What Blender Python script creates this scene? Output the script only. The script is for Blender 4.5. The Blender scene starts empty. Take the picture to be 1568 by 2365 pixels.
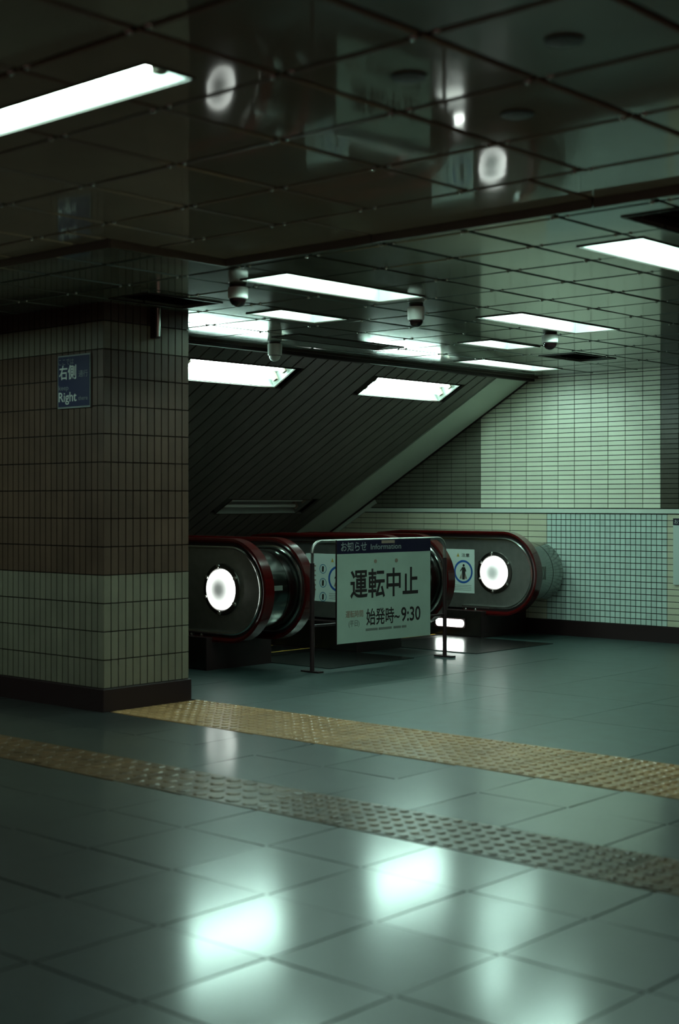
import bpy, math, random
from mathutils import Vector, Matrix
random.seed(7)
scene = bpy.context.scene
C = scene.collection
R = math.radians

# ------------------------------------------------------------------ camera, world, exposure
F_PX, HORIZON = 3310.0, 1160.0
cam_d = bpy.data.cameras.new('camera')
cam_d.sensor_fit = 'AUTO'
cam_d.sensor_width = 36.0
cam_d.lens = F_PX / 2365.0 * 36.0
cam_d.shift_y = -(1182.5 - HORIZON) / 2365.0
cam_d.clip_start = 0.05
cam_d.dof.use_dof = True
cam_d.dof.focus_distance = 9.9
cam_d.dof.aperture_fstop = 2.4
cam = bpy.data.objects.new('camera', cam_d)
cam.location = (0, 0, 1.10)
cam.rotation_euler = (R(90), 0, R(-48.06))
C.objects.link(cam)
scene.camera = cam

world = bpy.data.worlds.new('world')
scene.world = world
world.use_nodes = True
bg = world.node_tree.nodes['Background']
bg.inputs['Color'].default_value = (1.0, 0.55, 0.44, 1)
bg.inputs['Strength'].default_value = 0.10

scene.view_settings.view_transform = 'Standard'
scene.view_settings.look = 'None'
scene.view_settings.gamma = 1.0
scene.view_settings.use_curve_mapping = False
scene.view_settings.exposure = 0.0
scene.cycles.max_bounces = 7
scene.cycles.diffuse_bounces = 4
scene.cycles.glossy_bounces = 4
scene.cycles.transmission_bounces = 2
scene.cycles.caustics_refractive = False

TUBE = (0.64, 1.0, 0.87)      # fluorescent light as this film saw it
TUBE_POWER = 50.0

# ------------------------------------------------------------------ materials
def mat(name, col, rough=0.5, metal=0.0, spec=0.5, vary=0.0, noise=0.0, nscale=8.0, bump=0.0, bscale=40.0,
        emit=None, power=0.0, coat=0.0, coat_r=0.06, vec=None, rvar=0.0, ior=None):
    m = bpy.data.materials.new(name)
    m.use_nodes = True
    nt = m.node_tree
    p = nt.nodes['Principled BSDF']
    p.inputs['Base Color'].default_value = (*col, 1)
    p.inputs['Roughness'].default_value = rough
    p.inputs['Metallic'].default_value = metal
    p.inputs['Specular IOR Level'].default_value = spec
    if ior: p.inputs['IOR'].default_value = ior
    if coat:
        p.inputs['Coat Weight'].default_value = coat
        p.inputs['Coat Roughness'].default_value = coat_r
    src = None
    tc = nt.nodes.new('ShaderNodeTexCoord')
    geo = nt.nodes.new('ShaderNodeNewGeometry')
    if vary or noise or rvar:
        val = nt.nodes.new('ShaderNodeValue'); val.outputs[0].default_value = 1.0
        src = val.outputs[0]
        if vary:
            oi = nt.nodes.new('ShaderNodeObjectInfo')
            mr = nt.nodes.new('ShaderNodeMapRange')
            mr.inputs['To Min'].default_value = 1 - vary
            mr.inputs['To Max'].default_value = 1 + vary
            nt.links.new(oi.outputs['Random'], mr.inputs['Value'])
            src = mr.outputs['Result']
        if noise or rvar:
            nz = nt.nodes.new('ShaderNodeTexNoise')
            nz.inputs['Scale'].default_value = nscale
            nz.inputs['Detail'].default_value = 5
            nt.links.new(geo.outputs['Position'], nz.inputs['Vector'])
            if noise:
                m2 = nt.nodes.new('ShaderNodeMapRange')
                m2.inputs['From Min'].default_value = 0.3; m2.inputs['From Max'].default_value = 0.7
                m2.inputs['To Min'].default_value = 1 - noise; m2.inputs['To Max'].default_value = 1 + noise
                nt.links.new(nz.outputs['Fac'], m2.inputs['Value'])
                mu = nt.nodes.new('ShaderNodeMath'); mu.operation = 'MULTIPLY'
                nt.links.new(src, mu.inputs[0]); nt.links.new(m2.outputs['Result'], mu.inputs[1])
                src = mu.outputs[0]
            if rvar:
                m3 = nt.nodes.new('ShaderNodeMapRange')
                m3.inputs['From Min'].default_value = 0.3; m3.inputs['From Max'].default_value = 0.7
                m3.inputs['To Min'].default_value = rough - rvar; m3.inputs['To Max'].default_value = rough + rvar
                nt.links.new(nz.outputs['Fac'], m3.inputs['Value'])
                nt.links.new(m3.outputs['Result'], p.inputs['Roughness'])
        vm = nt.nodes.new('ShaderNodeVectorMath'); vm.operation = 'SCALE'
        vm.inputs[0].default_value = col
        nt.links.new(src, vm.inputs['Scale'])
        nt.links.new(vm.outputs['Vector'], p.inputs['Base Color'])
    if bump:
        nb = nt.nodes.new('ShaderNodeTexNoise')
        nb.inputs['Scale'].default_value = bscale
        nb.inputs['Detail'].default_value = 2
        nt.links.new(geo.outputs['Position'], nb.inputs['Vector'])
        if vec:
            mp = nt.nodes.new('ShaderNodeMapping'); mp.inputs['Scale'].default_value = vec
            nt.links.new(geo.outputs['Position'], mp.inputs['Vector'])
            nt.links.new(mp.outputs['Vector'], nb.inputs['Vector'])
        bp = nt.nodes.new('ShaderNodeBump')
        bp.inputs['Strength'].default_value = 1.0
        bp.inputs['Distance'].default_value = bump
        nt.links.new(nb.outputs['Fac'], bp.inputs['Height'])
        nt.links.new(bp.outputs['Normal'], p.inputs['Normal'])
    if emit:
        p.inputs['Emission Color'].default_value = (*emit, 1)
        p.inputs['Emission Strength'].default_value = power
    return m

M = {}
M['grout'] = mat('grout', (0.022, 0.014, 0.011), 0.9)
M['floor_tile'] = mat('floor_tile', (0.029, 0.036, 0.033), 0.42, spec=0.85, vary=0.10, noise=0.12, nscale=5.0, coat=1.0, coat_r=0.15)
M['floor_sheet'] = mat('floor_sheet', (0.018, 0.044, 0.041), 0.44, spec=0.9, vary=0.05, noise=0.25, nscale=9.0, coat=0.3, coat_r=0.2)
M['tactile'] = mat('tactile', (0.40, 0.225, 0.100), 0.27, vary=0.08, noise=0.2, nscale=6)
M['tactile_worn'] = mat('tactile_worn', (0.135, 0.072, 0.034), 0.30, vary=0.15, noise=0.35, nscale=9)
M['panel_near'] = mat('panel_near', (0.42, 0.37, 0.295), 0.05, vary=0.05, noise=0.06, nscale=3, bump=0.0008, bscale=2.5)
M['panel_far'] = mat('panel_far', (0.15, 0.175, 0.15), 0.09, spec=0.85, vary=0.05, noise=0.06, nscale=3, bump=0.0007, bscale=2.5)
M['plenum'] = mat('plenum', (0.012, 0.008, 0.007), 0.95)
M['edge'] = mat('edge', (0.055, 0.04, 0.028), 0.45)
M['slat'] = mat('slat', (0.14, 0.13, 0.115), 0.45, vary=0.05, noise=0.1)
M['soffit_band'] = mat('soffit_band', (0.66, 0.74, 0.65), 0.40, noise=0.06, nscale=2)
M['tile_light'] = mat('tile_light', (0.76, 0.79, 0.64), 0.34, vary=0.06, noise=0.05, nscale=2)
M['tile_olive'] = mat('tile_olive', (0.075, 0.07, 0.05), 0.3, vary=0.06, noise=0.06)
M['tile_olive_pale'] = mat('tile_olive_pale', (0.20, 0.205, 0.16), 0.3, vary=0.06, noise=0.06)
M['tile_cream'] = mat('tile_cream', (0.62, 0.61, 0.46), 0.22, vary=0.05)
M['tile_square'] = mat('tile_square', (0.58, 0.71, 0.65), 0.2, vary=0.07)
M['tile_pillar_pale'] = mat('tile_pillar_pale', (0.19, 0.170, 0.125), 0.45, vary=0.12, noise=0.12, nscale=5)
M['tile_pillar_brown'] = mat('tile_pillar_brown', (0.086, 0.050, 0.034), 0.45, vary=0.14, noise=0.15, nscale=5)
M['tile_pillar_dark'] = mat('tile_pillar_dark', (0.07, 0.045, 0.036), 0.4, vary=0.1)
M['black'] = mat('black', (0.020, 0.008, 0.009), 0.45)
M['black_gloss'] = mat('black_gloss', (0.012, 0.006, 0.007), 0.08, spec=0.6)
M['white_metal'] = mat('white_metal', (0.78, 0.80, 0.76), 0.4)
M['white_plastic'] = mat('white_plastic', (0.88, 0.90, 0.86), 0.3)
M['off_tube'] = mat('off_tube', (0.62, 0.66, 0.62), 0.3)
M['tube'] = mat('tube', (0.8, 0.8, 0.8), 0.4, emit=TUBE, power=TUBE_POWER)
M['socket'] = mat('socket', (0.33, 0.26, 0.20), 0.5)
M['steel'] = mat('steel', (0.46, 0.47, 0.44), 0.42, metal=1.0, noise=0.08, nscale=20)
M['steel_dark'] = mat('steel_dark', (0.13, 0.125, 0.115), 0.30, metal=1.0, noise=0.1, nscale=15)
M['drum'] = mat('drum', (0.27, 0.28, 0.265), 0.18, metal=1.0)
M['chrome'] = mat('chrome', (0.82, 0.85, 0.82), 0.17, metal=1.0)
M['rail'] = mat('rail', (0.060, 0.002, 0.002), 0.2, spec=0.5, coat=0.4)
M['disc'] = mat('disc', (0.8, 0.8, 0.8), 0.4, emit=(0.93, 1.0, 0.93), power=3.2)
def lens_gradient(m, lo, hi):
    nt = m.node_tree; p = nt.nodes['Principled BSDF']
    tc = nt.nodes.new('ShaderNodeTexCoord'); mp = nt.nodes.new('ShaderNodeMapping')
    mp.inputs['Location'].default_value = (0, -0.5, -0.5); mp.inputs['Scale'].default_value = (0, 1, 1)
    ln = nt.nodes.new('ShaderNodeVectorMath'); ln.operation = 'LENGTH'
    mr = nt.nodes.new('ShaderNodeMapRange'); mr.interpolation_type = 'SMOOTHSTEP'
    mr.inputs['From Min'].default_value = 0.05; mr.inputs['From Max'].default_value = 0.60
    mr.inputs['To Min'].default_value = lo; mr.inputs['To Max'].default_value = hi
    nt.links.new(tc.outputs['Generated'], mp.inputs['Vector']); nt.links.new(mp.outputs['Vector'], ln.inputs[0])
    nt.links.new(ln.outputs['Value'], mr.inputs['Value']); nt.links.new(mr.outputs['Result'], p.inputs['Emission Strength'])
lens_gradient(M['disc'], 0.17, 2.6)
M['bar'] = mat('bar', (0.8, 0.8, 0.8), 0.4, emit=(0.9, 1.0, 0.92), power=16.0)
M['yellow'] = mat('yellow', (0.42, 0.25, 0.05), 0.5)
M['board'] = mat('board', (0.34, 0.43, 0.36), 0.45, noise=0.06, nscale=6)
M['navy'] = mat('navy', (0.012, 0.010, 0.030), 0.35)
M['navy_sign'] = mat('navy_sign', (0.020, 0.022, 0.070), 0.4)
M['print_black'] = mat('print_black', (0.018, 0.012, 0.012), 0.6)
M['print_grey'] = mat('print_grey', (0.15, 0.17, 0.145), 0.6)
M['print_white'] = mat('print_white', (0.62, 0.68, 0.62), 0.5)
M['print_dim'] = mat('print_dim', (0.22, 0.25, 0.24), 0.5)
M['print_blue'] = mat('print_blue', (0.012, 0.085, 0.33), 0.5)
M['print_teal'] = mat('print_teal', (0.06, 0.20, 0.32), 0.5)
M['print_yellow'] = mat('print_yellow', (0.42, 0.30, 0.05), 0.5)
M['print_brown'] = mat('print_brown', (0.27, 0.20, 0.15), 0.5)
M['paper'] = mat('paper', (0.58, 0.68, 0.63), 0.4)
M['riser'] = mat('riser', (0.19, 0.195, 0.165), 0.3)
M['trough'] = mat('trough', (0.28, 0.30, 0.28), 0.45)
M['plate'] = mat('plate', (0.22, 0.235, 0.225), 0.24, metal=1.0, noise=0.1, nscale=12)
M['track'] = mat('track', (0.055, 0.055, 0.05), 0.35, metal=1.0)

# ------------------------------------------------------------------ mesh helpers
WORLD = {}     # object -> world location (no parent is rotated)

class MB:
    def __init__(s): s.v = []; s.f = []
    def add(s, vs, fs):
        n = len(s.v); s.v += [tuple(p) for p in vs]; s.f += [tuple(i + n for i in f) for f in fs]; return s
    def box(s, x0, x1, y0, y1, z0, z1):
        return s.add([(x0,y0,z0),(x1,y0,z0),(x1,y1,z0),(x0,y1,z0),(x0,y0,z1),(x1,y0,z1),(x1,y1,z1),(x0,y1,z1)],
                     [(0,3,2,1),(4,5,6,7),(0,1,5,4),(1,2,6,5),(2,3,7,6),(3,0,4,7)])
    def prism(s, poly, axis, a, b):
        """poly in the two other axes (in cyclic order), extruded from a to b along the axis"""
        def P(u, w, t):
            return {'x': (t, u, w), 'y': (u, t, w), 'z': (u, w, t)}[axis]
        n = len(poly)
        vs = [P(u, w, a) for u, w in poly] + [P(u, w, b) for u, w in poly]
        fs = [tuple(range(n)), tuple(range(2*n-1, n-1, -1))] + [(i, n+i, n+(i+1) % n, (i+1) % n) for i in range(n)]
        return s.add(vs, fs)
    def tube(s, pts, r, n=12, caps=True):
        pts = [Vector(p) for p in pts]; rings = []
        for i, p in enumerate(pts):
            d = (pts[min(i+1, len(pts)-1)] - pts[max(i-1, 0)]).normalized()
            u = d.cross(Vector((0, 0, 1)))
            if u.length < 1e-4: u = d.cross(Vector((1, 0, 0)))
            u.normalize(); w = d.cross(u)
            rr = r[i] if isinstance(r, (list, tuple)) else r
            rings.append([p + (u*math.cos(2*math.pi*k/n) + w*math.sin(2*math.pi*k/n))*rr for k in range(n)])
        vs = [q for ring in rings for q in ring]
        fs = [(i*n+k, i*n+(k+1) % n, (i+1)*n+(k+1) % n, (i+1)*n+k) for i in range(len(pts)-1) for k in range(n)]
        if caps: fs += [tuple(range(n-1, -1, -1)), tuple(range((len(pts)-1)*n, len(pts)*n))]
        return s.add(vs, fs)
    def lathe(s, prof, c, n=32, axis='z'):
        vs, fs = [], []
        for r, h in prof:
            for k in range(n):
                a = 2*math.pi*k/n
                if axis == 'z': vs.append((c[0]+r*math.cos(a), c[1]+r*math.sin(a), c[2]+h))
                else: vs.append((c[0]+h, c[1]+r*math.cos(a), c[2]+r*math.sin(a)))
        m = len(prof)
        fs = [(i*n+k, i*n+(k+1) % n, (i+1)*n+(k+1) % n, (i+1)*n+k) for i in range(m-1) for k in range(n)]
        fs += [tuple(range(n)), tuple(range((m-1)*n, m*n))]
        return s.add(vs, fs)
    def sweep_yz(s, path, prof, x):
        """sweep a closed profile (dx, dn) along a path in the YZ plane at x; n points to the left of travel"""
        n = len(prof); vs = []
        for i, (y, z) in enumerate(path):
            y0, z0 = path[max(i-1, 0)]; y1, z1 = path[min(i+1, len(path)-1)]
            t = Vector((y1-y0, z1-z0)).normalized(); nn = Vector((t.y, -t.x))
            for dx, dn in prof: vs.append((x+dx, y+nn.x*dn, z+nn.y*dn))
        fs = [(i*n+k, i*n+(k+1) % n, (i+1)*n+(k+1) % n, (i+1)*n+k) for i in range(len(path)-1) for k in range(n)]
        fs += [tuple(range(n-1, -1, -1)), tuple(range((len(path)-1)*n, len(path)*n))]
        return s.add(vs, fs)
    def xform(s, m):
        s.v = [tuple(m @ Vector(p)) for p in s.v]; return s
    def build(s, name, material, parent=None, smooth=False, bevel=0.0):
        xs, ys, zs = zip(*s.v)
        c = Vector(((min(xs)+max(xs))/2, (min(ys)+max(ys))/2, min(zs)))
        me = bpy.data.meshes.new(name)
        me.from_pydata([(x-c.x, y-c.y, z-c.z) for x, y, z in s.v], [], s.f)
        import bmesh
        bm = bmesh.new(); bm.from_mesh(me)
        bmesh.ops.recalc_face_normals(bm, faces=bm.faces); bm.to_mesh(me); bm.free()
        me.materials.append(M[material])
        if smooth:
            for p in me.polygons: p.use_smooth = True
        o = place(me, name, c, parent)
        if smooth:
            try: me.set_sharp_from_angle(angle=R(38))
            except Exception: pass
        if bevel:
            b = o.modifiers.new('bevel', 'BEVEL'); b.width = bevel; b.segments = 2; b.limit_method = 'ANGLE'
        return o

def place(me, name, loc, parent=None, rot=None):
    o = bpy.data.objects.new(name, me)
    loc = Vector(loc)
    WORLD[o] = loc
    if parent is not None:
        o.parent = parent; o.location = loc - WORLD[parent]
    else: o.location = loc
    if rot: o.rotation_euler = rot
    C.objects.link(o)
    return o

def thing(name, loc, label, cat, group=None):
    o = bpy.data.objects.new(name, None)
    o.empty_display_size = 0.1
    o.location = loc; WORLD[o] = Vector(loc)
    C.objects.link(o)
    return tag(o, label, cat, group)

def tag(o, label=None, cat=None, group=None, kind=None):
    if label: o['label'] = label
    if cat: o['category'] = cat
    if group: o['group'] = group
    if kind: o['kind'] = kind
    return o

def struct(o): o['kind'] = 'structure'; return o

def box_mesh(name, sx, sy, sz, material):
    """box centred in x and y with its base at z = 0"""
    b = MB().box(-sx/2, sx/2, -sy/2, sy/2, 0, sz)
    me = bpy.data.meshes.new(name); me.from_pydata(b.v, [], b.f); me.materials.append(M[material])
    return me

def text(name, body, size, origin, udir, vdir, material, parent, align='LEFT', fat=0.0, width=None, lift=0.0):
    """flat print: text laid in the plane (udir, vdir); origin is the baseline start (or centre)"""
    cu = bpy.data.curves.new('text', 'FONT'); cu.body = body; cu.size = size
    cu.align_x = 'LEFT'; cu.bevel_depth = fat*size; cu.bevel_resolution = 0; cu.resolution_u = 3
    t = bpy.data.objects.new('text', cu); C.objects.link(t)
    bpy.context.view_layer.update()
    me = bpy.data.meshes.new_from_object(t.evaluated_get(bpy.context.evaluated_depsgraph_get()))
    bpy.data.objects.remove(t); bpy.data.curves.remove(cu)
    xs = [v.co.x for v in me.vertices]
    x0, x1 = min(xs), max(xs)
    k = 1.0 if width is None else width/(x1-x0)
    off = {'LEFT': x0, 'CENTER': (x0+x1)/2, 'RIGHT': x1}[align]
    u, v = Vector(udir).normalized(), Vector(vdir).normalized()
    n = u.cross(v)
    o = Vector(origin) + n*lift
    b = MB()
    b.add([o + u*((p.co.x-off)*k) + v*p.co.y + n*min(p.co.z, 0.0006) for p in me.vertices], [tuple(p.vertices) for p in me.polygons])
    bpy.data.meshes.remove(me)
    xs, ys, zs = zip(*b.v)
    c = Vector(((min(xs)+max(xs))/2, (min(ys)+max(ys))/2, min(zs)))
    m2 = bpy.data.meshes.new(name)
    m2.from_pydata([(x-c.x, y-c.y, z-c.z) for x, y, z in b.v], [], b.f)
    m2.materials.append(M[material])
    return place(m2, name, c, parent)

def subtract(rect, holes):
    """rect (x0,x1,y0,y1) minus the holes -> list of rects"""
    out = [rect]
    for hx0, hx1, hy0, hy1 in holes:
        nxt = []
        for x0, x1, y0, y1 in out:
            if hx1 <= x0 or hx0 >= x1 or hy1 <= y0 or hy0 >= y1: nxt.append((x0, x1, y0, y1)); continue
            if hx0 > x0: nxt.append((x0, hx0, y0, y1))
            if hx1 < x1: nxt.append((hx1, x1, y0, y1))
            a, b = max(x0, hx0), min(x1, hx1)
            if hy0 > y0: nxt.append((a, b, y0, hy0))
            if hy1 < y1: nxt.append((a, b, hy1, y1))
        out = nxt
    return [r for r in out if r[1]-r[0] > 0.002 and r[3]-r[2] > 0.002]

# ------------------------------------------------------------------ key dimensions (metres)
ZN, ZF = 2.17, 2.15            # nearer ceiling, farther ceiling (a small step down)
XS, YS, XS2 = 4.366, 4.60, 3.72  # outline of the lower ceiling
YV = 6.85                      # edge of the escalator shaft
XW = 10.06                     # right wall
SL = math.tan(R(30))
PX0, PX1, PY0, PY1 = 4.753, 5.35, 5.93, 7.13    # pillar

# ------------------------------------------------------------------ floor
floor = struct(MB().box(-4.0, 5.40, -3.0, 9.0, -0.12, -0.012).build('floor', 'grout'))
floor_far = struct(MB().box(5.40, XW+0.1, -3.0, 7.20, -0.12, -0.006).build('floor', 'grout'))
xe = [0.455, 0.855, 1.255, 1.655, 2.055, 2.455, 2.855, 3.255, 3.612]
xe2 = [3.972, 4.39, 4.78]
rows = list(zip(xe[:-1], xe[1:])) + list(zip(xe2[:-1], xe2[1:]))
cache = {}
for x0, x1 in rows:
    for j in range(-1, 17):
        y0 = 0.84 + 0.4*j; y1 = y0 + 0.4
        if x1 > PX0-0.02 and y1 > PY0 and y0 < PY1 and x1 > PX0+0.1: continue
        key = round(x1-x0, 3)
        if key not in cache: cache[key] = box_mesh('floor_tile', x1-x0-0.012, 0.388, 0.010, 'floor_tile')
        place(cache[key], 'floor_tile', ((x0+x1)/2, (y0+y1)/2, -0.010), floor,
              (R(0.38+random.uniform(-.24, .24)), R(-0.42+random.uniform(-.24, .24)), 0))
px = [5.404 + i*0.776 for i in range(7)]
for i in range(6):
    for j in range(9):
        y0 = -0.0 + 0.8*j; y1 = min(y0+0.8, 7.2)
        key = ('s', round(y1-y0, 3))
        if key not in cache: cache[key] = box_mesh('floor_sheet', 0.773, y1-y0-0.003, 0.006, 'floor_sheet')
        place(cache[key], 'floor_sheet', ((px[i]+px[i+1])/2, (y0+y1)/2, -0.006), floor_far,
              (R(random.uniform(-.06, .06)), R(random.uniform(-.06, .06)), 0))

def tactile_mesh(name, sx, sy, nx, ny, r, material):
    b = MB().box(-sx/2, sx/2, -sy/2, sy/2, 0, 0.008)
    for i in range(nx):
        for j in range(ny):
            cx = -sx/2 + sx*(i+0.5)/nx; cy = -sy/2 + sy*(j+0.5)/ny
            b.lathe([(r, 0.0075), (r*0.93, 0.0105), (r*0.62, 0.0125)], (cx, cy, 0), n=9)
    me = bpy.data.meshes.new(name); me.from_pydata(b.v, [], b.f); me.materials.append(M[material])
    for p in me.polygons: p.use_smooth = False
    return me
t1 = tactile_mesh('tactile_tile', 0.306, 0.306, 5, 5, 0.0185, 'tactile')
for r_ in range(2):
    for j in range(20):
        y0 = PY0 - 0.012 - 0.31*(j+1)
        place(t1, 'tactile_tile', (4.785+0.155+0.31*r_, y0+0.155, -0.006), floor)
t2 = tactile_mesh('tactile_tile', 0.352, 0.356, 4, 4, 0.030, 'tactile_worn')
t3 = tactile_mesh('tactile_tile', 0.352, 0.356, 6, 6, 0.018, 'tactile_worn')
for j in range(21):
    y0 = 0.44 + 0.36*j
    place(t3 if y0 < 3.35 else t2, 'tactile_tile', (3.792, y0+0.18, -0.006), floor, (0, 0, 0))

# ------------------------------------------------------------------ ceiling fixtures (openings first, panels are cut round them)
FIX = {  # key: (x0, x1, y0, y1, zone, lit, label)
 'A': (2.285, 2.436, 2.69, 3.95, 'n', True,  'bright tube light nearest the viewer, cut off by the left edge'),
 'Z': (3.02, 3.27, 6.05, 7.31, 'n', True,  'added tube light out of view on the left, lighting the pillar'),  # unseen extra lamp, added to brighten the left face of the pillar
 'B': (4.72, 5.72, 4.565, 4.86, 'f', True,  'long bright tube light between the two leftmost dome cameras'),
 'C': (5.03, 6.05, 2.905, 3.20, 'f', True,  'bright tube light cut off by the right edge of the photo'),
 'D': (6.58, 7.60, 4.555, 4.86, 'f', True,  'bright tube light directly above the rightmost dome camera'),
 'E': (8.52, 9.55, 6.235, 6.50, 'f', True,  'bright tube light where the ceiling meets the top of the sloping soffit edge'),
 'F': (7.54, 8.09, 5.46, 5.72, 'f', True,  'short bright tube light just above the one at the soffit edge'),
 'G': (5.59, 6.13, 5.45, 5.71, 'f', True,  'short bright tube light beyond the leftmost dome camera'),
 'U': (6.49, 7.51, 6.17, 6.40, 'f', False, 'unlit tube light fitting beside the white dome camera at the shaft edge'),
}
VENT = {
 'V': (8.60, 9.12, 5.50, 5.79, 'f', 'small dark ceiling vent below the rightmost dome camera'),
 'W': (4.62, 5.22, 2.15, 2.74, 'f', 'large dark square ceiling vent at the right edge of the photo'),
 'H': (4.70, 5.19, 5.51, 5.80, 'f', 'dark ceiling vent half hidden behind the top of the pillar'),
}
holes = [v[:4] for v in FIX.values()] + [v[:4] for v in VENT.values()]

ceiling = struct(MB().box(-4.0, XS+0.02, -3.0, 9.0, 2.34, 2.40).build('ceiling', 'plenum'))
ceiling_far = struct(MB().box(XS+0.02, XW+0.1, -3.0, YV, 2.34, 2.40).build('ceiling', 'plenum'))
MB().box(XS+0.02, 6.1, YV, 9.0, 2.34, 2.40).build('slab_section', 'plenum', ceiling_far)

def panel_mesh(sx, sy, material):
    vs = []
    for k, z in ((0.006, 0.0), (0.0, 0.004), (0.0, 0.014)):
        a, c = sx/2-k, sy/2-k
        vs += [(-a, -c, z), (a, -c, z), (a, c, z), (-a, c, z)]
    fs = [(0, 3, 2, 1), (8, 9, 10, 11)]
    for r in (0, 4):
        for k in range(4): fs.append((r+k, r+(k+1) % 4, r+4+(k+1) % 4, r+4+k))
    me = bpy.data.meshes.new('ceiling_panel'); me.from_pydata(vs, [], fs); me.materials.append(M[material])
    return me

def panel(x0, x1, y0, y1, z, material, parent, tilt=0.18, gap=0.020):
    rs = subtract((x0+gap/2, x1-gap/2, y0+gap/2, y1-gap/2), holes)
    if not rs: return
    cx, cy = (x0+x1)/2, (y0+y1)/2
    key = (round(x1-x0, 3), round(y1-y0, 3), material)
    whole = len(rs) == 1 and abs(rs[0][1]-rs[0][0]-(x1-x0-gap)) < 1e-6 and abs(rs[0][3]-rs[0][2]-(y1-y0-gap)) < 1e-6
    rot = (R(random.uniform(-tilt, tilt)), R(random.uniform(-tilt, tilt)), 0)
    if whole:
        if key not in cache: cache[key] = panel_mesh(x1-x0-gap, y1-y0-gap, material)
        place(cache[key], 'ceiling_panel', (cx, cy, z), parent, rot)
    else:
        b = MB()
        for a in rs: b.box(a[0]-cx, a[1]-cx, a[2]-cy, a[3]-cy, 0, 0.012)
        me = bpy.data.meshes.new('ceiling_panel'); me.from_pydata(b.v, [], b.f); me.materials.append(M[material])
        place(me, 'ceiling_panel', (cx, cy, z), parent, None)

nx = [2.11 + 0.4625*i for i in range(-4, 5)]
ny = [2.05 + 0.457*i for i in range(-4, 16)]
for x0, x1 in zip(nx[:-1], nx[1:]):
    for y0, y1 in zip(ny[:-1], ny[1:]):
        if x1 > XS2 and y0 > YS-0.3:      # cut back at the jog of the step
            if y0 < YS-0.05: panel(x0, x1, y0, YS, ZN, 'panel_near', ceiling)
            if x0 < XS2-0.05 and y1 > YS: panel(x0, XS2, max(y0, YS), y1, ZN, 'panel_near', ceiling)
            continue
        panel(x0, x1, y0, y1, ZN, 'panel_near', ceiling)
for y0, y1 in zip([0.79, 1.76, 2.717, 3.747], [1.76, 2.717, 3.747, YS]):
    panel(3.962, XS, y0, y1, ZN, 'panel_near', ceiling, 0.1)
fx = [3.72, 4.023] + [4.4695 + 0.4465*i for i in range(0, 13)]
fx[-1] = XW-0.004
fy = [3.34 + 0.415*i for i in range(-9, 8)] + [6.66, YV-0.06]
for i, (x0, x1) in enumerate(zip(fx[:-1], fx[1:])):
    for y0, y1 in zip(fy[:-1], fy[1:]):
        if y1 - y0 < 0.02: continue
        a0 = x0
        if x1 < XS+0.2:
            if y0 < YS-0.1:
                if x1 > XS: a0 = XS
                else: continue
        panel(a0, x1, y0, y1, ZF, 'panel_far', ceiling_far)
for x0, x1 in zip(fx[:-1], fx[1:]):        # over the floor left of the shaft, behind the pillar
    if x1 < 6.2:
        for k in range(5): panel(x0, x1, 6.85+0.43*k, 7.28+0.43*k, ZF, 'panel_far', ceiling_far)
# the riser of the step, in lengths
for y0, y1 in zip([0.0, 0.79, 1.76, 2.717, 3.747], [0.79, 1.76, 2.717, 3.747, YS]):
    MB().box(XS-0.006, XS, y0+0.004, y1-0.004, ZF-0.012, ZN+0.02).build('step_riser', 'riser', ceiling_far)
MB().box(XS2, XS, YS-0.006, YS, ZF-0.012, ZN+0.02).build('step_riser', 'riser', ceiling_far)
MB().box(XS2-0.006, XS2, YS, 8.9, ZF-0.012, ZN+0.02).build('step_riser', 'riser', ceiling_far)

clip = MB()
for sy in (-1, 1): clip.lathe([(0.0085, 0.004), (0.0085, 0.0), (0.0060, -0.0045), (0.0015, -0.0062)], (0, sy*0.034, 0), n=10)
clip_me = bpy.data.meshes.new('panel_clip'); clip_me.from_pydata(clip.v, [], clip.f); clip_me.materials.append(M['chrome'])
for p_ in clip_me.polygons: p_.use_smooth = True
def clear(x, y): return all(not (h[0]-0.03 < x < h[1]+0.03 and h[2]-0.07 < y < h[3]+0.07) for h in holes)
for x in nx[2:]:
    for y in ny[2:13]:
        if clear(x, y) and not (x > XS2-0.1 and y > YS-0.1): place(clip_me, 'panel_clip', (x, y, ZN), ceiling)
for x in fx[2:-1]:
    for y in fy[4:-2]:
        if clear(x, y) and x > XS and not (PX0-0.05 < x < PX1+0.05 and y > PY0-0.1): place(clip_me, 'panel_clip', (x, y, ZF), ceiling_far)

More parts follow.
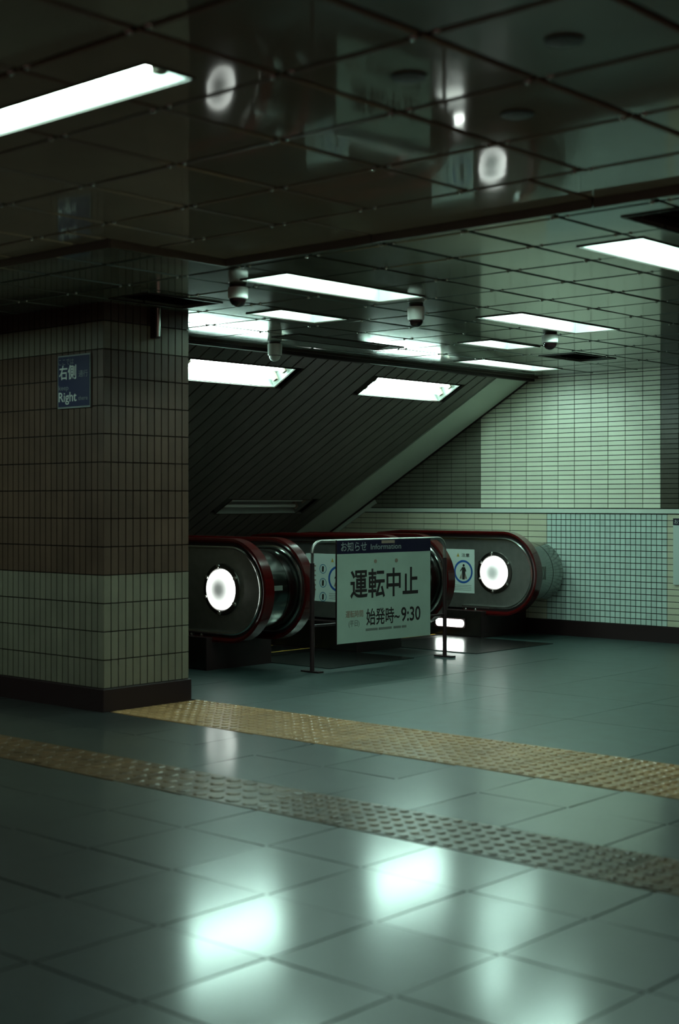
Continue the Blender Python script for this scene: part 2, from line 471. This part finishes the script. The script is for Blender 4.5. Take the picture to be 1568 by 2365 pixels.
def fixture(key, x0, x1, y0, y1, z, lit, label, m=None, group=None, tubes=2, depth=0.155):
    """recessed trough with tubes; opening in the plane z, or carried by the matrix m from the plane z = 0"""
    cx, cy = (x0+x1)/2, (y0+y1)/2
    if m is None:
        lx, ly = x1-x0, y1-y0
        if lx >= ly: mm = Matrix.Translation((cx, cy, z)); L, Wd = lx, ly
        else: mm = Matrix.Translation((cx, cy, z)) @ Matrix.Rotation(R(90), 4, 'Z'); L, Wd = ly, lx
    else: mm = m; L, Wd = x1-x0, y1-y0
    root = thing('tube_light', mm @ Vector((0, 0, 0)), label, 'ceiling light', group)
    h, w, d, t = L/2, Wd/2, depth, 0.004
    b = MB()
    b.box(-h, h, -w, -w+t, 0, d); b.box(-h, h, w-t, w, 0, d)
    b.box(-h, -h+t, -w+t, w-t, 0, d); b.box(h-t, h, -w+t, w-t, 0, d)
    b.box(-h, h, -w, w, d, d+0.004)
    b.xform(mm).build('housing', 'trough', root)
    b = MB(); e = 0.007
    b.box(-h-e, h+e, -w-e, -w, -0.005, 0); b.box(-h-e, h+e, w, w+e, -0.005, 0)
    b.box(-h-e, -h, -w, w, -0.005, 0); b.box(h, h+e, -w, w, -0.005, 0)
    b.xform(mm).build('rim', 'edge', root)
    ys = [-w*0.44, w*0.44] if tubes == 2 else [0.0]
    for y in ys:
        for sx in (-1, 1):
            MB().box(sx*(h-0.036)-0.012, sx*(h-0.036)+0.012, y-0.017, y+0.017, d-0.06, d).xform(mm).build('lamp_socket', 'socket', root)
        MB().tube([(-h+0.047, y, d-0.036), (h-0.047, y, d-0.036)], 0.0155, 14).xform(mm).build('tube', 'tube' if lit else 'off_tube', root, smooth=True)
    return root
for k, (x0, x1, y0, y1, zone, lit, lab) in FIX.items():
    fixture(k, x0, x1, y0, y1, ZN if zone == 'n' else ZF, lit, lab, group='tube lights in the flat ceiling', tubes=1 if k == 'A' else 2, depth=0.06 if k in 'AZ' else 0.13)

for k, (x0, x1, y0, y1, zone, lab) in VENT.items():
    z = ZF
    v = thing('ceiling_vent', ((x0+x1)/2, (y0+y1)/2, z), lab, 'vent', 'dark ceiling vents')
    b = MB(); e = 0.012
    b.box(x0-e, x1+e, y0-e, y0, z-0.005, z); b.box(x0-e, x1+e, y1, y1+e, z-0.005, z)
    b.box(x0-e, x0, y0, y1, z-0.005, z); b.box(x1, x1+e, y0, y1, z-0.005, z)
    b.build('frame', 'black', v)
    MB().box(x0, x1, y0, y1, z+0.05, z+0.055).build('duct', 'black', v)
    n = 7
    for i in range(n):
        yy = y0 + (y1-y0)*(i+0.5)/n
        MB().add([(x0, yy-0.012, z+0.012), (x1, yy-0.012, z+0.012), (x1, yy+0.012, z+0.034), (x0, yy+0.012, z+0.034),
                  (x0, yy-0.012, z+0.014), (x1, yy-0.012, z+0.014), (x1, yy+0.012, z+0.036), (x0, yy+0.012, z+0.036)],
                 [(0,3,2,1),(4,5,6,7),(0,1,5,4),(1,2,6,5),(2,3,7,6),(3,0,4,7)]).build('louvre_blade', 'black', v)

# dome cameras
def dome(x, y, z, r, h, label, dome_mat='black_gloss'):
    t = thing('dome_camera', (x, y, z), label, 'security camera', 'dome cameras under the ceiling')
    MB().lathe([(r*0.82, 0), (r*0.82, -0.012)], (x, y, z), 28).build('ceiling_plate', 'black', t, smooth=True)
    MB().lathe([(r*0.97, -0.012), (r, -0.018), (r*0.97, -h), (r*0.90, -h-0.004)], (x, y, z), 28).build('body', 'white_plastic', t, smooth=True)
    q = r*0.80
    MB().lathe([(q*1.08, -h), (q*1.08, -h-0.006), (q, -h-0.008)], (x, y, z), 28).build('ring', 'black', t, smooth=True)
    prof = [(q*math.cos(R(a)), -h-0.008-q*0.95*math.sin(R(a))) for a in range(0, 90, 10)] + [(0.002, -h-0.008-q*0.95)]
    MB().lathe(prof, (x, y, z), 28).build('dome_window', dome_mat, t, smooth=True)
dome(4.83, 5.00, ZF, 0.050, 0.062, 'white dome camera at the left end of the longest bright tube light')
dome(5.94, 4.79, ZF, 0.046, 0.078, 'grey dome camera in the middle of the ceiling between two long tube lights')
dome(7.50, 4.98, ZF, 0.052, 0.056, 'rightmost white dome camera with a black dome beneath a tube light')
dome(6.71, 6.60, ZF, 0.048, 0.082, 'white dome camera at the shaft edge beside the unlit fitting', 'white_plastic')

for (x, y, lab) in [(2.794, 2.276, 'round dark ceiling fitting nearest the top centre of the photo'),
                    (2.814, 1.83, 'round dark ceiling fitting in the top right corner of the ceiling'),
                    (3.261, 2.272, 'round dark ceiling fitting below and right of the other two')]:
    t = thing('ceiling_fitting', (x, y, ZN), lab, 'ceiling fitting', 'round ceiling fittings')
    MB().lathe([(0.046, 0.0), (0.046, -0.006), (0.038, -0.007)], (x, y, ZN), 32).build('rim', 'black', t, smooth=True)
    MB().lathe([(0.036, -0.003), (0.034, -0.008), (0.012, -0.010)], (x, y, ZN), 32).build('cover', 'black', t, smooth=True)

# ------------------------------------------------------------------ sloping soffit over the escalators
def slope_z(y, off=0.0): return ZF - SL*(y-YV) + off
YE = 11.2
def slope_strip(x0, x1, y0, y1, d0, d1):
    """box following the slope between y0 and y1, d0..d1 measured along the normal (down is negative)"""
    n = (0.5, 0.8660254)   # (y, z) unit normal of the slope, pointing up
    vs = []
    for d in (d0, d1):
        for y in (y0, y1):
            for x in (x0, x1): vs.append((x, y+n[0]*d, slope_z(y)+n[1]*d))
    return MB().add(vs, [(0,1,3,2),(4,6,7,5),(0,4,5,1),(1,5,7,3),(3,7,6,2),(2,6,4,0)])
slope = struct(slope_strip(6.1, XW+0.1, YV, YE, 0.10, 0.16).build('ceiling_slope', 'plenum'))
XB = 9.59
SF = [('L', 6.36, 7.35, 7.03, 7.235, True, 'bright two-tube light on the sloping slatted soffit, next to the pillar'),
      ('R', 8.26, 9.27, 7.03, 7.235, True, 'bright two-tube light on the sloping slatted soffit, nearer the tiled wall'),
      ('O', 8.27, 9.24, 8.63, 8.835, False, 'unlit light fitting low on the dark sloping soffit')]
pitch = 0.127
n_sl = int((XB-6.1)/pitch)+1
for i in range(n_sl):
    x1 = XB - i*pitch; x0 = max(x1-pitch+0.014, 6.1)
    if x0 >= x1: continue
    cuts = sorted([(a[3]-0.012, a[4]+0.012) for a in SF if x1 > a[1]-0.005 and x0 < a[2]+0.005])
    segs = []; y = YV+0.035
    for c0, c1 in cuts: segs.append((y, c0)); y = c1
    segs.append((y, YE))
    b = MB()
    for s0, s1 in segs:
        q = slope_strip(x0, x1, s0, s1, 0.0, 0.02); b.add(q.v, q.f)
    b.build('slat', 'slat', slope)
for y0, y1 in ((YV+0.02, 8.02), (8.024, 9.6), (9.604, YE)):
    slope_strip(XB+0.012, XW-0.004, y0, y1, -0.006, 0.03).build('soffit_band', 'soffit_band', slope)
slope_strip(XW-0.03, XW-0.001, YV, YE, -0.012, 0.0).build('shadow_bead', 'black', slope)
for key, x0, x1, y0, y1, lit, lab in SF:
    yc = (y0+y1)/2; ln = (y1-y0)/math.cos(R(30))
    mm = Matrix.Translation(((x0+x1)/2, yc, slope_z(yc))) @ Matrix.Rotation(R(-30), 4, 'X')
    fixture(key, x0, x1, -ln/2, ln/2, 0, lit, lab, m=mm, group='tube lights on the sloping soffit', depth=0.075)
# edge of the flat ceiling along the shaft
struct(MB().box(6.1, XW-0.002, YV-0.055, YV-0.02, ZF-0.012, ZF+0.02).build('trim_1', 'edge'))
struct(MB().box(6.1, XW-0.002, YV-0.02, YV+0.03, ZF-0.035, ZF+0.02).build('trim_2', 'black'))

# ------------------------------------------------------------------ right wall
WU = struct(MB().box(XW, XW+0.12, -3.0, 9.6, 1.03, 2.36).build('wall_right_upper', 'grout'))
WL = struct(MB().box(XW, XW+0.12, -3.0, 11.2, -1.6, 1.03).build('wall_right_lower', 'grout'))
def tile_field(tiles, parent, limit=300, name='wall_tile'):
    """tiles: (y0,y1,z0,z1,material,joint) on the wall plane; the nearest ones are objects, the rest one object"""
    def far(t):
        y = (t[0]+t[1])/2; z = (t[2]+t[3])/2
        pxx = (0.6684*XW - 0.7438*y)/(0.7438*XW + 0.6684*y)
        hidden = 0.0
        if z < 0.8 and y > 6.35: hidden = 50
        if pxx > 0.245: hidden = 100
        return XW*XW + y*y + (z-1.1)**2 + hidden
    tiles = sorted(tiles, key=far)
    for y0, y1, z0, z1, m_, g in tiles[:limit]:
        key = (round(y1-y0, 4), round(z1-z0, 4), m_)
        if key not in cache:
            b = MB().box(-0.007, 0.004, -(y1-y0-g)/2, (y1-y0-g)/2, 0, z1-z0-g)
            me = bpy.data.meshes.new(name); me.from_pydata(b.v, [], b.f); me.materials.append(M[m_]); cache[key] = me
        place(cache[key], name, (XW, (y0+y1)/2, z0+g/2), parent)
    by = {}
    for t in tiles[limit:]: by.setdefault(t[4], []).append(t)
    for m_, ts in by.items():
        b = MB()
        for y0, y1, z0, z1, _, g in ts: b.box(XW-0.007, XW+0.004, y0+g/2, y1-g/2, z0+g/2, z1-g/2)
        o = b.build(name + '_field', m_, parent); o['kind'] = 'stuff'
tiles = []
for i in range(-12, 22):
    y0 = 5.644 + 0.1587*i; y1 = y0+0.1587
    for k in range(29):
        z0 = 1.052 + 0.0388*k; z1 = min(z0+0.0388, ZF+0.01)
        if z0 > ZF: continue
        if z0 > slope_z(max(y0, YV))+0.02: continue
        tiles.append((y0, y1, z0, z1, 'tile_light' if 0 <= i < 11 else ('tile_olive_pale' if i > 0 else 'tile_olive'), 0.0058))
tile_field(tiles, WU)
tiles = []
nz = 18; hz = (1.006-0.125)/nz
for k in range(nz):
    z0 = 0.125 + hz*k; z1 = z0+hz
    for i in range(24): tiles.append((5.587+0.04667*i, 5.587+0.04667*(i+1), z0, z1, 'tile_square', 0.0065))
    for i in range(13): tiles.append((6.707+0.187*i, 6.707+0.187*(i+1), z0, z1, 'tile_cream', 0.005))
    for i in range(10): tiles.append((5.587-0.187*(i+1), 5.587-0.187*i, z0, z1, 'tile_olive' if i > 0 else 'tile_cream', 0.005))
tile_field(tiles, WL)
struct(MB().box(XW-0.018, XW+0.01, -3.0, 8.72, 1.012, 1.046).build('trim_3', 'soffit_band'))
struct(slope_strip(XW-0.02, XW+0.01, 8.60, 10.4, -0.055, -0.02).build('trim_4', 'soffit_band'))
struct(MB().box(XW-0.022, XW+0.01, -3.0, 7.2, -0.004, 0.123).build('baseboard_right', 'black'))
struct(MB().box(5.98, 6.10, YV-0.05, 11.2, -1.6, 2.36).build('wall_left', 'edge'))

struct(MB().box(-4.0, 5.98, 9.0, 9.12, -0.12, 2.40).build('wall_back', 'edge'))

# ------------------------------------------------------------------ pillar
pil = thing('tiled_pillar', ((PX0+PX1)/2, (PY0+PY1)/2, 0), 'square pillar clad in narrow upright brown tiles with a black base', 'pillar')
MB().box(PX0+0.008, PX1-0.008, PY0+0.008, PY1-0.008, 0, 2.20).build('core', 'grout', pil)
MB().box(PX0-0.012, PX1+0.012, PY0-0.012, PY1+0.012, -0.004, 0.123).build('base', 'black', pil, bevel=0.006)
zs = [0.123 + 0.1485*k for k in range(14)] + [2.20]
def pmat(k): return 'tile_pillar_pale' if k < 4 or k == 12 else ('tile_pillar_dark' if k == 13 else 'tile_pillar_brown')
pt = []
for k in range(14):
    for i in range(12): pt.append(('r', i, k, PX0 + (PX1-PX0)*(i+.5)/12, PY0))
    for i in range(24): pt.append(('l', i, k, PX0, PY0 + (PY1-PY0)*(i+.5)/24))
pt.sort(key=lambda t: t[3]**2 + t[4]**2 + (zs[t[2]]-1.0)**2*0.3)
wr, wl, g = (PX1-PX0)/12, (PY1-PY0)/24, 0.006
rest = {}
for n_, (face, i, k, x, y) in enumerate(pt):
    h = zs[k+1]-zs[k]-g
    if n_ < 300:
        key = ('p', face, k == 13, pmat(k))
        if key not in cache:
            b = MB().box(-(wr-g)/2, (wr-g)/2, 0, 0.009, 0, h) if face == 'r' else MB().box(0, 0.009, -(wl-g)/2, (wl-g)/2, 0, h)
            me = bpy.data.meshes.new('pillar_tile'); me.from_pydata(b.v, [], b.f); me.materials.append(M[pmat(k)]); cache[key] = me
        place(cache[key], 'pillar_tile', (x, y, zs[k]+g/2), pil)
    else:
        b = rest.setdefault(pmat(k), MB())
        if face == 'r': b.box(x-(wr-g)/2, x+(wr-g)/2, y, y+0.009, zs[k]+g/2, zs[k]+g/2+h)
        else: b.box(x, x+0.009, y-(wl-g)/2, y+(wl-g)/2, zs[k]+g/2, zs[k]+g/2+h)
for k in range(14):            # the side towards the escalators
    b = rest.setdefault(pmat(k), MB())
    for i in range(24):
        y = PY0 + wl*(i+.5)
        b.box(PX1-0.009, PX1, y-(wl-g)/2, y+(wl-g)/2, zs[k]+g/2, zs[k+1]-g/2)
for m_, b in rest.items():
    o = b.build('pillar_tile_field', m_, pil); o['kind'] = 'stuff'

# blue sign on the pillar
sg = thing('keep_right_sign', (PX0, 6.165, 1.607), 'dark blue square sign with white lettering on the pillar', 'sign')
MB().box(PX0-0.012, PX0+0.002, 6.025, 6.305, 1.603, 1.888).build('frame', 'print_dim', sg)
MB().box(PX0-0.014, PX0-0.010, 6.031, 6.299, 1.612, 1.880).build('face', 'navy_sign', sg)
U, V = (0, -1, 0), (0, 0, 1)
xs_ = PX0-0.0146
text('lettering', 'ここでは', 0.040, (xs_, 6.294, 1.838), U, V, 'print_dim', sg, width=0.13)
text('lettering', '右側', 0.082, (xs_, 6.290, 1.765), U, V, 'print_white', sg, fat=0.016, width=0.148)
text('lettering', '通行', 0.040, (xs_, 6.122, 1.768), U, V, 'print_dim', sg, width=0.078)
text('lettering', 'keep', 0.036, (xs_, 6.294, 1.702), U, V, 'print_dim', sg, width=0.085)
text('lettering', 'Right', 0.072, (xs_, 6.294, 1.640), U, V, 'print_white', sg, fat=0.012, width=0.155)
text('lettering', 'there', 0.032, (xs_, 6.125, 1.643), U, V, 'print_dim', sg, width=0.080)

# slim strip high on the pillar
st = thing('metal_strip', (5.088, PY0, 1.99), 'slim upright metal strip high on the shaded side of the pillar', 'bracket')
MB().box(5.072, 5.104, PY0-0.045, PY0+0.002, 1.985, 2.15).build('bracket', 'black', st)
MB().tube([(5.088, PY0-0.048, 1.992), (5.088, PY0-0.048, 2.145)], 0.012, 14).build('tube_cover', 'chrome', st, smooth=True)

# ------------------------------------------------------------------ escalators
CY, CZ, RR = 6.745, 0.525, 0.338      # newel centre and handrail radius
YK = 8.05                             # where the run starts to descend
def path(r, y_low=7.15, y_end=10.6, n=20):
    pts = [(y_low, CZ-r)]
    for i in range(n+1):
        a = -math.pi/2 - math.pi*i/n
        pts.append((CY + r*math.cos(a), CZ + r*math.sin(a)))
    pts += [(7.3, CZ+r), (YK-0.25, CZ+r), (YK, CZ+r-0.02), (YK+0.25, CZ+r-0.135), (y_end, CZ+r-0.135-SL*(y_end-YK-0.25))]
    return pts
def stadium(r, y_end=10.6, n=20):
    up = path(r, YK-0.25, y_end, n)
    low = [(y_end, CZ-r-0.135-SL*(y_end-YK-0.25)), (YK+0.25, CZ-r-0.135), (YK, CZ-r-0.02)]
    return up + low
RAILP = [(-0.040, -0.002), (-0.043, 0.012), (-0.036, 0.026), (-0.018, 0.033), (0.018, 0.033), (0.036, 0.026), (0.043, 0.012), (0.040, -0.002)]

def disc_light(x, y, z, parent):
    d = MB().lathe([(0.170, 0.0), (0.168, -0.010), (0.140, -0.016), (0.136, -0.006)], (x, y, z), 48, 'x').build('lamp_bezel', 'steel_dark', parent, smooth=True)
    MB().lathe([(0.134, -0.008), (0.132, -0.020), (0.110, -0.030), (0.056, -0.034), (0.012, -0.036)], (x, y, z), 48, 'x').build('lens', 'disc', d, smooth=True)
    for a in (80, 150, 215, 275, 340, 30):
        cy_, cz_ = y+0.155*math.cos(R(a)), z+0.155*math.sin(R(a))
        MB().lathe([(0.015, -0.010), (0.014, -0.022), (0.004, -0.025)], (x, cy_, cz_), 14, 'x').build('clip', 'chrome', d, smooth=True)

def balustrade(rails, base, deck, label, disc=False, drum_r=0.262):
    x0b, x1b = base
    t = thing('escalator_balustrade', ((x0b+x1b)/2, CY, 0), label, 'escalator', 'balustrades of the escalators')
    MB().box(x0b, x1b, 6.90, 11.0, -1.55, CZ-0.31).build('base', 'black', t)
    MB().box(x0b-0.004, x0b, 6.905, 7.9, 0.012, CZ-0.315).build('skirt_panel', 'steel_dark', t)
    # deck and end drum between the rails, in two lengths with a seam
    xm = deck[0] + (deck[1]-deck[0])*0.68
    for a, b_ in ((deck[0], xm-0.003), (xm+0.003, deck[1])):
        MB().prism(stadium(drum_r, n=28), 'x', a, b_).build('end_drum', 'drum', t, smooth=True)
    for x in rails:
        s = -1
        MB().prism(stadium(RR-0.045), 'x', x-0.014, x+0.014).build('side_panel', 'steel', t)
        MB().sweep_yz(path(RR-0.03, n=28), [(-0.02, -0.028), (0.02, -0.028), (0.02, 0.030), (-0.02, 0.030)], x).build('rail_guide', 'black', t)
        MB().sweep_yz(path(RR, n=32), RAILP, x).build('handrail', 'rail', t, smooth=True)
        xa = x-0.014
        MB().sweep_yz(path(RR-0.058, n=32), [(-0.005+0.013*math.cos(R(45*k)), 0.013*math.sin(R(45*k))) for k in range(8)], xa).build('chrome_trim', 'chrome', t, smooth=True)
    xa = rails[0]-0.014
    if disc: disc_light(xa, CY+0.085, CZ+0.005, t)
    for y in (7.02, 7.12):
        MB().lathe([(0.012, 0.0), (0.012, -0.012), (0.006, -0.016)], (xa, y, CZ-0.305), 12, 'x').build('fixing_bolt', 'chrome', t, smooth=True)
    return t

b1 = balustrade((6.47, 6.85), (6.38, 6.98), (6.50, 6.82), 'leftmost escalator balustrade with two red handrails and a round lamp, half behind the pillar', disc=True)
b2 = balustrade((7.98, 8.36), (7.87, 8.38), (8.01, 8.33), 'middle escalator balustrade with two red handrails, partly behind the notice board')
b3 = balustrade((9.50,), (9.40, 10.03), (9.53, 9.98), 'rightmost escalator balustrade with one red handrail and a round lamp, by the tiled wall', disc=True, drum_r=0.245)

def sticker(x0, x1, zc, parent, r):
    a = math.asin((zc-CZ)/r); y = CY - r*math.cos(a)
    MB().box(x0, x1, y-0.004, y+0.02, zc-0.016, zc+0.016).build('label_sticker', 'print_grey', parent)
sticker(6.55, 6.66, 0.545, b1, 0.262)
sticker(8.07, 8.19, 0.545, b2, 0.262)
for i in range(2):
    MB().box(9.66+0.045*i, 9.68+0.045*i, CY-0.2485, CY-0.22, CZ-0.05, CZ+0.055).build('label_sticker', 'print_grey', b3)

# light bar low on the far balustrade
lb = MB().box(9.384, 9.402, 7.055, 7.365, 0.070, 0.148).build('light_housing', 'black', b3)
pts = []
y0, y1, z0, z1, r = 7.068, 7.352, 0.079, 0.139, 0.026
for cx_, cz_, a0 in ((y1-r, z1-r, 0), (y0+r, z1-r, 90), (y0+r, z0+r, 180), (y1-r, z0+r, 270)):
    for k in range(6): pts.append((cx_+r*math.cos(R(a0+18*k)), cz_+r*math.sin(R(a0+18*k))))
MB().prism(pts, 'x', 9.378, 9.386).build('light_lens', 'bar', lb)

# treads
def escalator(x0, x1, yf, label):
    t = thing('escalator_tread', ((x0+x1)/2, 7.2, 0), label, 'escalator', 'escalator treads and landing plates')
    MB().box(x0, x1, yf, 7.18, -0.004, 0.005).build('landing_plate', 'plate', t)
    MB().box(x0, x1, 7.184, 7.34, -0.05, 0.006).build('comb_plate', 'track', t)
    MB().box(x0, x1, 7.345, 7.375, -0.05, 0.0055).build('comb_stripe', 'yellow', t)
    y, z = 7.38, 0.0
    for i in range(8):
        drop = (0.0, 0.05, 0.14, 0.22, 0.23, 0.23, 0.23, 0.23)[i]
        z -= drop
        s = MB().box(x0+0.01, x1-0.01, y, y+0.395, z-0.22, z).build('step', 'track', t)
        MB().box(x0+0.01, x1-0.01, y+0.365, y+0.3955, z-0.004, z+0.001).build('step_edge', 'yellow', s)
        y += 0.4
escalator(6.985, 7.865, 6.36, 'steel landing plate and treads of the escalator closed off by the notice board')
escalator(8.385, 9.38, 6.20, 'steel landing plate and treads of the escalator nearer the tiled wall')

# ------------------------------------------------------------------ warning posters on the balustrades
def ring(c, r0, r1, n=40, x=0.0, th=0.0008):
    b = MB(); cy_, cz_ = c
    vs = []
    for k in range(n):
        a = 2*math.pi*k/n
        for r_ in (r0, r1):
            vs.append((x, cy_+r_*math.cos(a), cz_+r_*math.sin(a)))
    fs = [(2*k, 2*k+1, (2*k+3) % (2*n), (2*k+2) % (2*n)) for k in range(n)]
    return b.add(vs, fs)
def poly(pts, x):
    return MB().add([(x, y, z) for y, z in pts], [tuple(range(len(pts)))])
def circle(c, r, n=20): return [(c[0]+r*math.cos(2*math.pi*k/n), c[1]+r*math.sin(2*math.pi*k/n)) for k in range(n)]

def poster(x, yr, label):
    """yr: the end nearer the viewer; the sheet runs back along +y"""
    w, z0, z1 = 0.44, 0.352, 0.712
    t = thing('warning_poster', (x, yr+w/2, z0), label, 'poster', 'warning posters on the balustrades')
    MB().box(x-0.002, x, yr, yr+w, z0, z1).build('sheet', 'paper', t)
    xf = x-0.0028
    cy_, cz_ = yr+0.112, z0+0.175
    ring((cy_, cz_), 0.079, 0.096, 48, xf).build('blue_ring', 'print_blue', t)
    # figure on a step between two handrails
    fig = poly(circle((cy_-0.004, cz_+0.052), 0.011), xf)
    for pts in ([(cy_+0.012, cz_+0.038), (cy_-0.018, cz_+0.038), (cy_-0.022, cz_+0.0), (cy_-0.014, cz_-0.065), (cy_+0.010, cz_-0.065), (cy_+0.014, cz_+0.0)],
                [(cy_+0.012, cz_+0.037), (cy_+0.034, cz_+0.004), (cy_+0.028, cz_+0.0), (cy_+0.010, cz_+0.022)],
                [(cy_-0.018, cz_+0.037), (cy_-0.032, cz_+0.004), (cy_-0.026, cz_+0.0), (cy_-0.014, cz_+0.022)]):
        q = poly(pts, xf); fig.add(q.v, q.f)
    fig.build('figure', 'print_black', t)
    st_ = poly([(cy_+0.040, cz_-0.058), (cy_+0.018, cz_-0.010), (cy_+0.016, cz_-0.058)], xf)
    q = poly([(cy_-0.040, cz_-0.058), (cy_-0.020, cz_-0.010), (cy_-0.018, cz_-0.058)], xf); st_.add(q.v, q.f)
    st_.build('step_drawing', 'print_brown', t)
    poly([(yr+0.180, z1-0.062), (yr+0.152, z1-0.062), (yr+0.166, z1-0.030)], xf).build('triangle', 'print_yellow', t)
    text('lettering', '注意', 0.032, (xf, yr+0.130, z1-0.060), (0, -1, 0), (0, 0, 1), 'print_black', t, fat=0.01, width=0.082)
    for k in range(3):
        z = z1 - 0.115 - 0.105*k; y = yr+0.262
        ring((y, z), 0.030, 0.036, 28, xf).build('small_ring', 'print_teal', t)
        poly([(y+0.010, z+0.020), (y-0.010, z+0.020), (y-0.007, z-0.022), (y+0.012, z-0.022)], xf).build('small_figure', 'print_black', t)
        poly([(yr+0.215-0.02, z+0.01), (yr+0.19, z+0.01), (yr+0.19, z+0.013), (yr+0.215-0.02, z+0.013)], xf).build('print_line', 'print_grey', t)
    poly([(yr+0.392, z1-0.060), (yr+0.368, z1-0.060), (yr+0.380, z1-0.032)], xf).build('triangle', 'print_yellow', t)
    for k in range(4):
        poly([(yr+0.20, z0+0.022+0.013*k), (yr+0.03, z0+0.022+0.013*k), (yr+0.03, z0+0.0255+0.013*k), (yr+0.20, z0+0.0255+0.013*k)], xf).build('print_line', 'print_dim', t)
    for k in range(6):
        poly([(yr+0.42, z1-0.10-0.036*k), (yr+0.335, z1-0.10-0.036*k), (yr+0.335, z1-0.088-0.036*k), (yr+0.42, z1-0.088-0.036*k)], xf).build('print_line', 'print_brown', t)
poster(7.98-0.0145, 7.06, 'white warning poster with blue rings just left of the notice board')
poster(9.50-0.0145, 7.035, 'white warning poster with one blue ring to the left of the right-hand round lamp')

# ------------------------------------------------------------------ notice board and its stand
P0, P1 = Vector((6.78, 6.33, 0)), Vector((8.10, 6.27, 0))
D = (P1-P0).normalized(); N = Vector((D.y, -D.x, 0)); LN = (P1-P0).length   # N faces the viewer
stand = thing('barrier_stand', (P0+P1)/2, 'steel tube barrier frame holding the notice board across the escalator', 'barrier')
H = 0.845; q = 0.075
pts = [P0]
pts.append(P0 + Vector((0, 0, H-q)))
for k in range(1, 7):
    a = R(90*k/6); pts.append(P0 + D*(q-q*math.cos(a)) + Vector((0, 0, H-q+q*math.sin(a))))
for k in range(0, 7):
    a = R(90-90*k/6); pts.append(P1 - D*(q-q*math.cos(a)) + Vector((0, 0, H-q+q*math.sin(a))))
pts.append(P1)
MB().tube([P0+Vector((0,0,0.0)), P0+Vector((0,0,H-0.14))], 0.0150, 14).build('post_sleeve', 'black', stand, smooth=True)
MB().tube([P1+Vector((0,0,0.0)), P1+Vector((0,0,H-0.14))], 0.0150, 14).build('post_sleeve', 'black', stand, smooth=True)
MB().tube(pts, 0.0115, 14).build('frame_tube', 'steel', stand, smooth=True)
for z in (0.30,):
    MB().tube([P0+Vector((0,0,z)), P1+Vector((0,0,z))], 0.008, 10).build('cross_bar', 'black', stand, smooth=True)
for p in (P0, P1):
    b = MB().box(-0.025, 0.025, -0.08, 0.08, 0.0, 0.010)
    b.xform(Matrix.Translation(p) @ Matrix.Rotation(math.atan2(D.y, D.x), 4, 'Z')).build('foot', 'black', stand)

def ray_u(pxx):        # distance along the stand where an image column crosses it
    t = (pxx-784.0)/F_PX
    d = Vector((0.7438+0.6684*t, 0.6684-0.7438*t, 0))
    k = (P0.x*d.y - P0.y*d.x)/(D.y*d.x - D.x*d.y)
    return k
u0, u1 = ray_u(771.0), ray_u(987.0)
z0, z1 = 0.168, 0.848
board = thing('notice_board', P0 + D*(u0+u1)/2 + Vector((0, 0, z0)), 'pale notice board with large black characters hung on the barrier', 'sign')
FR = N*0.020
def bp(u, v, off): return P0 + D*u + N*(0.020+off) + Vector((0, 0, v))
def bbox(ua, ub, va, vb, d0, d1):
    vs = [bp(u, v, d) for d in (d0, d1) for v in (va, vb) for u in (ua, ub)]
    return MB().add(vs, [(0,1,3,2),(4,6,7,5),(0,4,5,1),(1,5,7,3),(3,7,6,2),(2,6,4,0)])
bbox(u0, u1, z0, z1, 0.0, 0.008).build('panel', 'board', board)
hd = 0.088
bbox(u0, u1, z1-hd, z1, 0.008, 0.0095).build('header', 'navy', board)
bbox(u0-0.004, u0, z0-0.003, z1+0.003, -0.001, 0.010).build('edge_strip', 'black', board)
Wb = u1-u0
UD, VD = tuple(D), (0, 0, 1)
def bt(body, size, fu, v, material, width, fat=0.0, align='LEFT', off=0.0102):
    text('lettering', body, size, bp(u0+fu*Wb, v, off), UD, VD, material, board, align, fat, width)
bt('お知らせ', 0.068, 0.040, z1-hd+0.020, 'print_dim', Wb*0.262, 0.012)
bt('Information', 0.052, 0.345, z1-hd+0.023, 'print_dim', Wb*0.325, 0.008)
bbox(u0+0.46*Wb, u0+0.60*Wb, z1-0.026, z1-0.006, 0.0095, 0.0105).build('hanger_tape', 'print_brown', board)
bt('運転中止', 0.205, 0.135, z0+0.310, 'print_black', Wb*0.725, 0.018, off=0.009)
bt('始発時~', 0.118, 0.300, z0+0.118, 'print_black', Wb*0.355, 0.014, off=0.009)
bt('9:30', 0.135, 0.672, z0+0.116, 'print_black', Wb*0.215, 0.016, off=0.009)
bt('運転時間', 0.050, 0.088, z0+0.172, 'print_brown', Wb*0.180, 0.012, off=0.009)
bt('(平日)', 0.046, 0.118, z0+0.112, 'print_grey', Wb*0.110, 0.010, off=0.009)
for (a, b_) in ((0.295, 0.42), (0.43, 0.57), (0.59, 0.67), (0.68, 0.73)):
    bbox(u0+a*Wb, u0+b_*Wb, z0+0.070, z0+0.086, 0.008, 0.0088).build('print_line', 'print_grey', board)
for a in (0.395, 0.62):
    c = bp(u0+a*Wb, z0+0.535, 0.008)
    MB().tube([c, c+N*0.003], 0.013, 14).build('hanging_stud', 'print_brown', board)

# ------------------------------------------------------------------ framed notice on the right wall
fr = thing('wall_notice', (XW, 5.25, 0.458), 'white framed notice with a dark heading on the tiled wall at the right edge', 'poster')
MB().box(XW-0.022, XW-0.006, 4.95, 5.527, 0.458, 0.975).build('sheet', 'paper', fr)
MB().box(XW-0.024, XW-0.021, 4.95, 5.527, 0.922, 0.975).build('header', 'navy', fr)
text('lettering', 'お知らせ', 0.036, (XW-0.0245, 5.515, 0.935), (0, -1, 0), (0, 0, 1), 'print_white', fr, width=0.15)
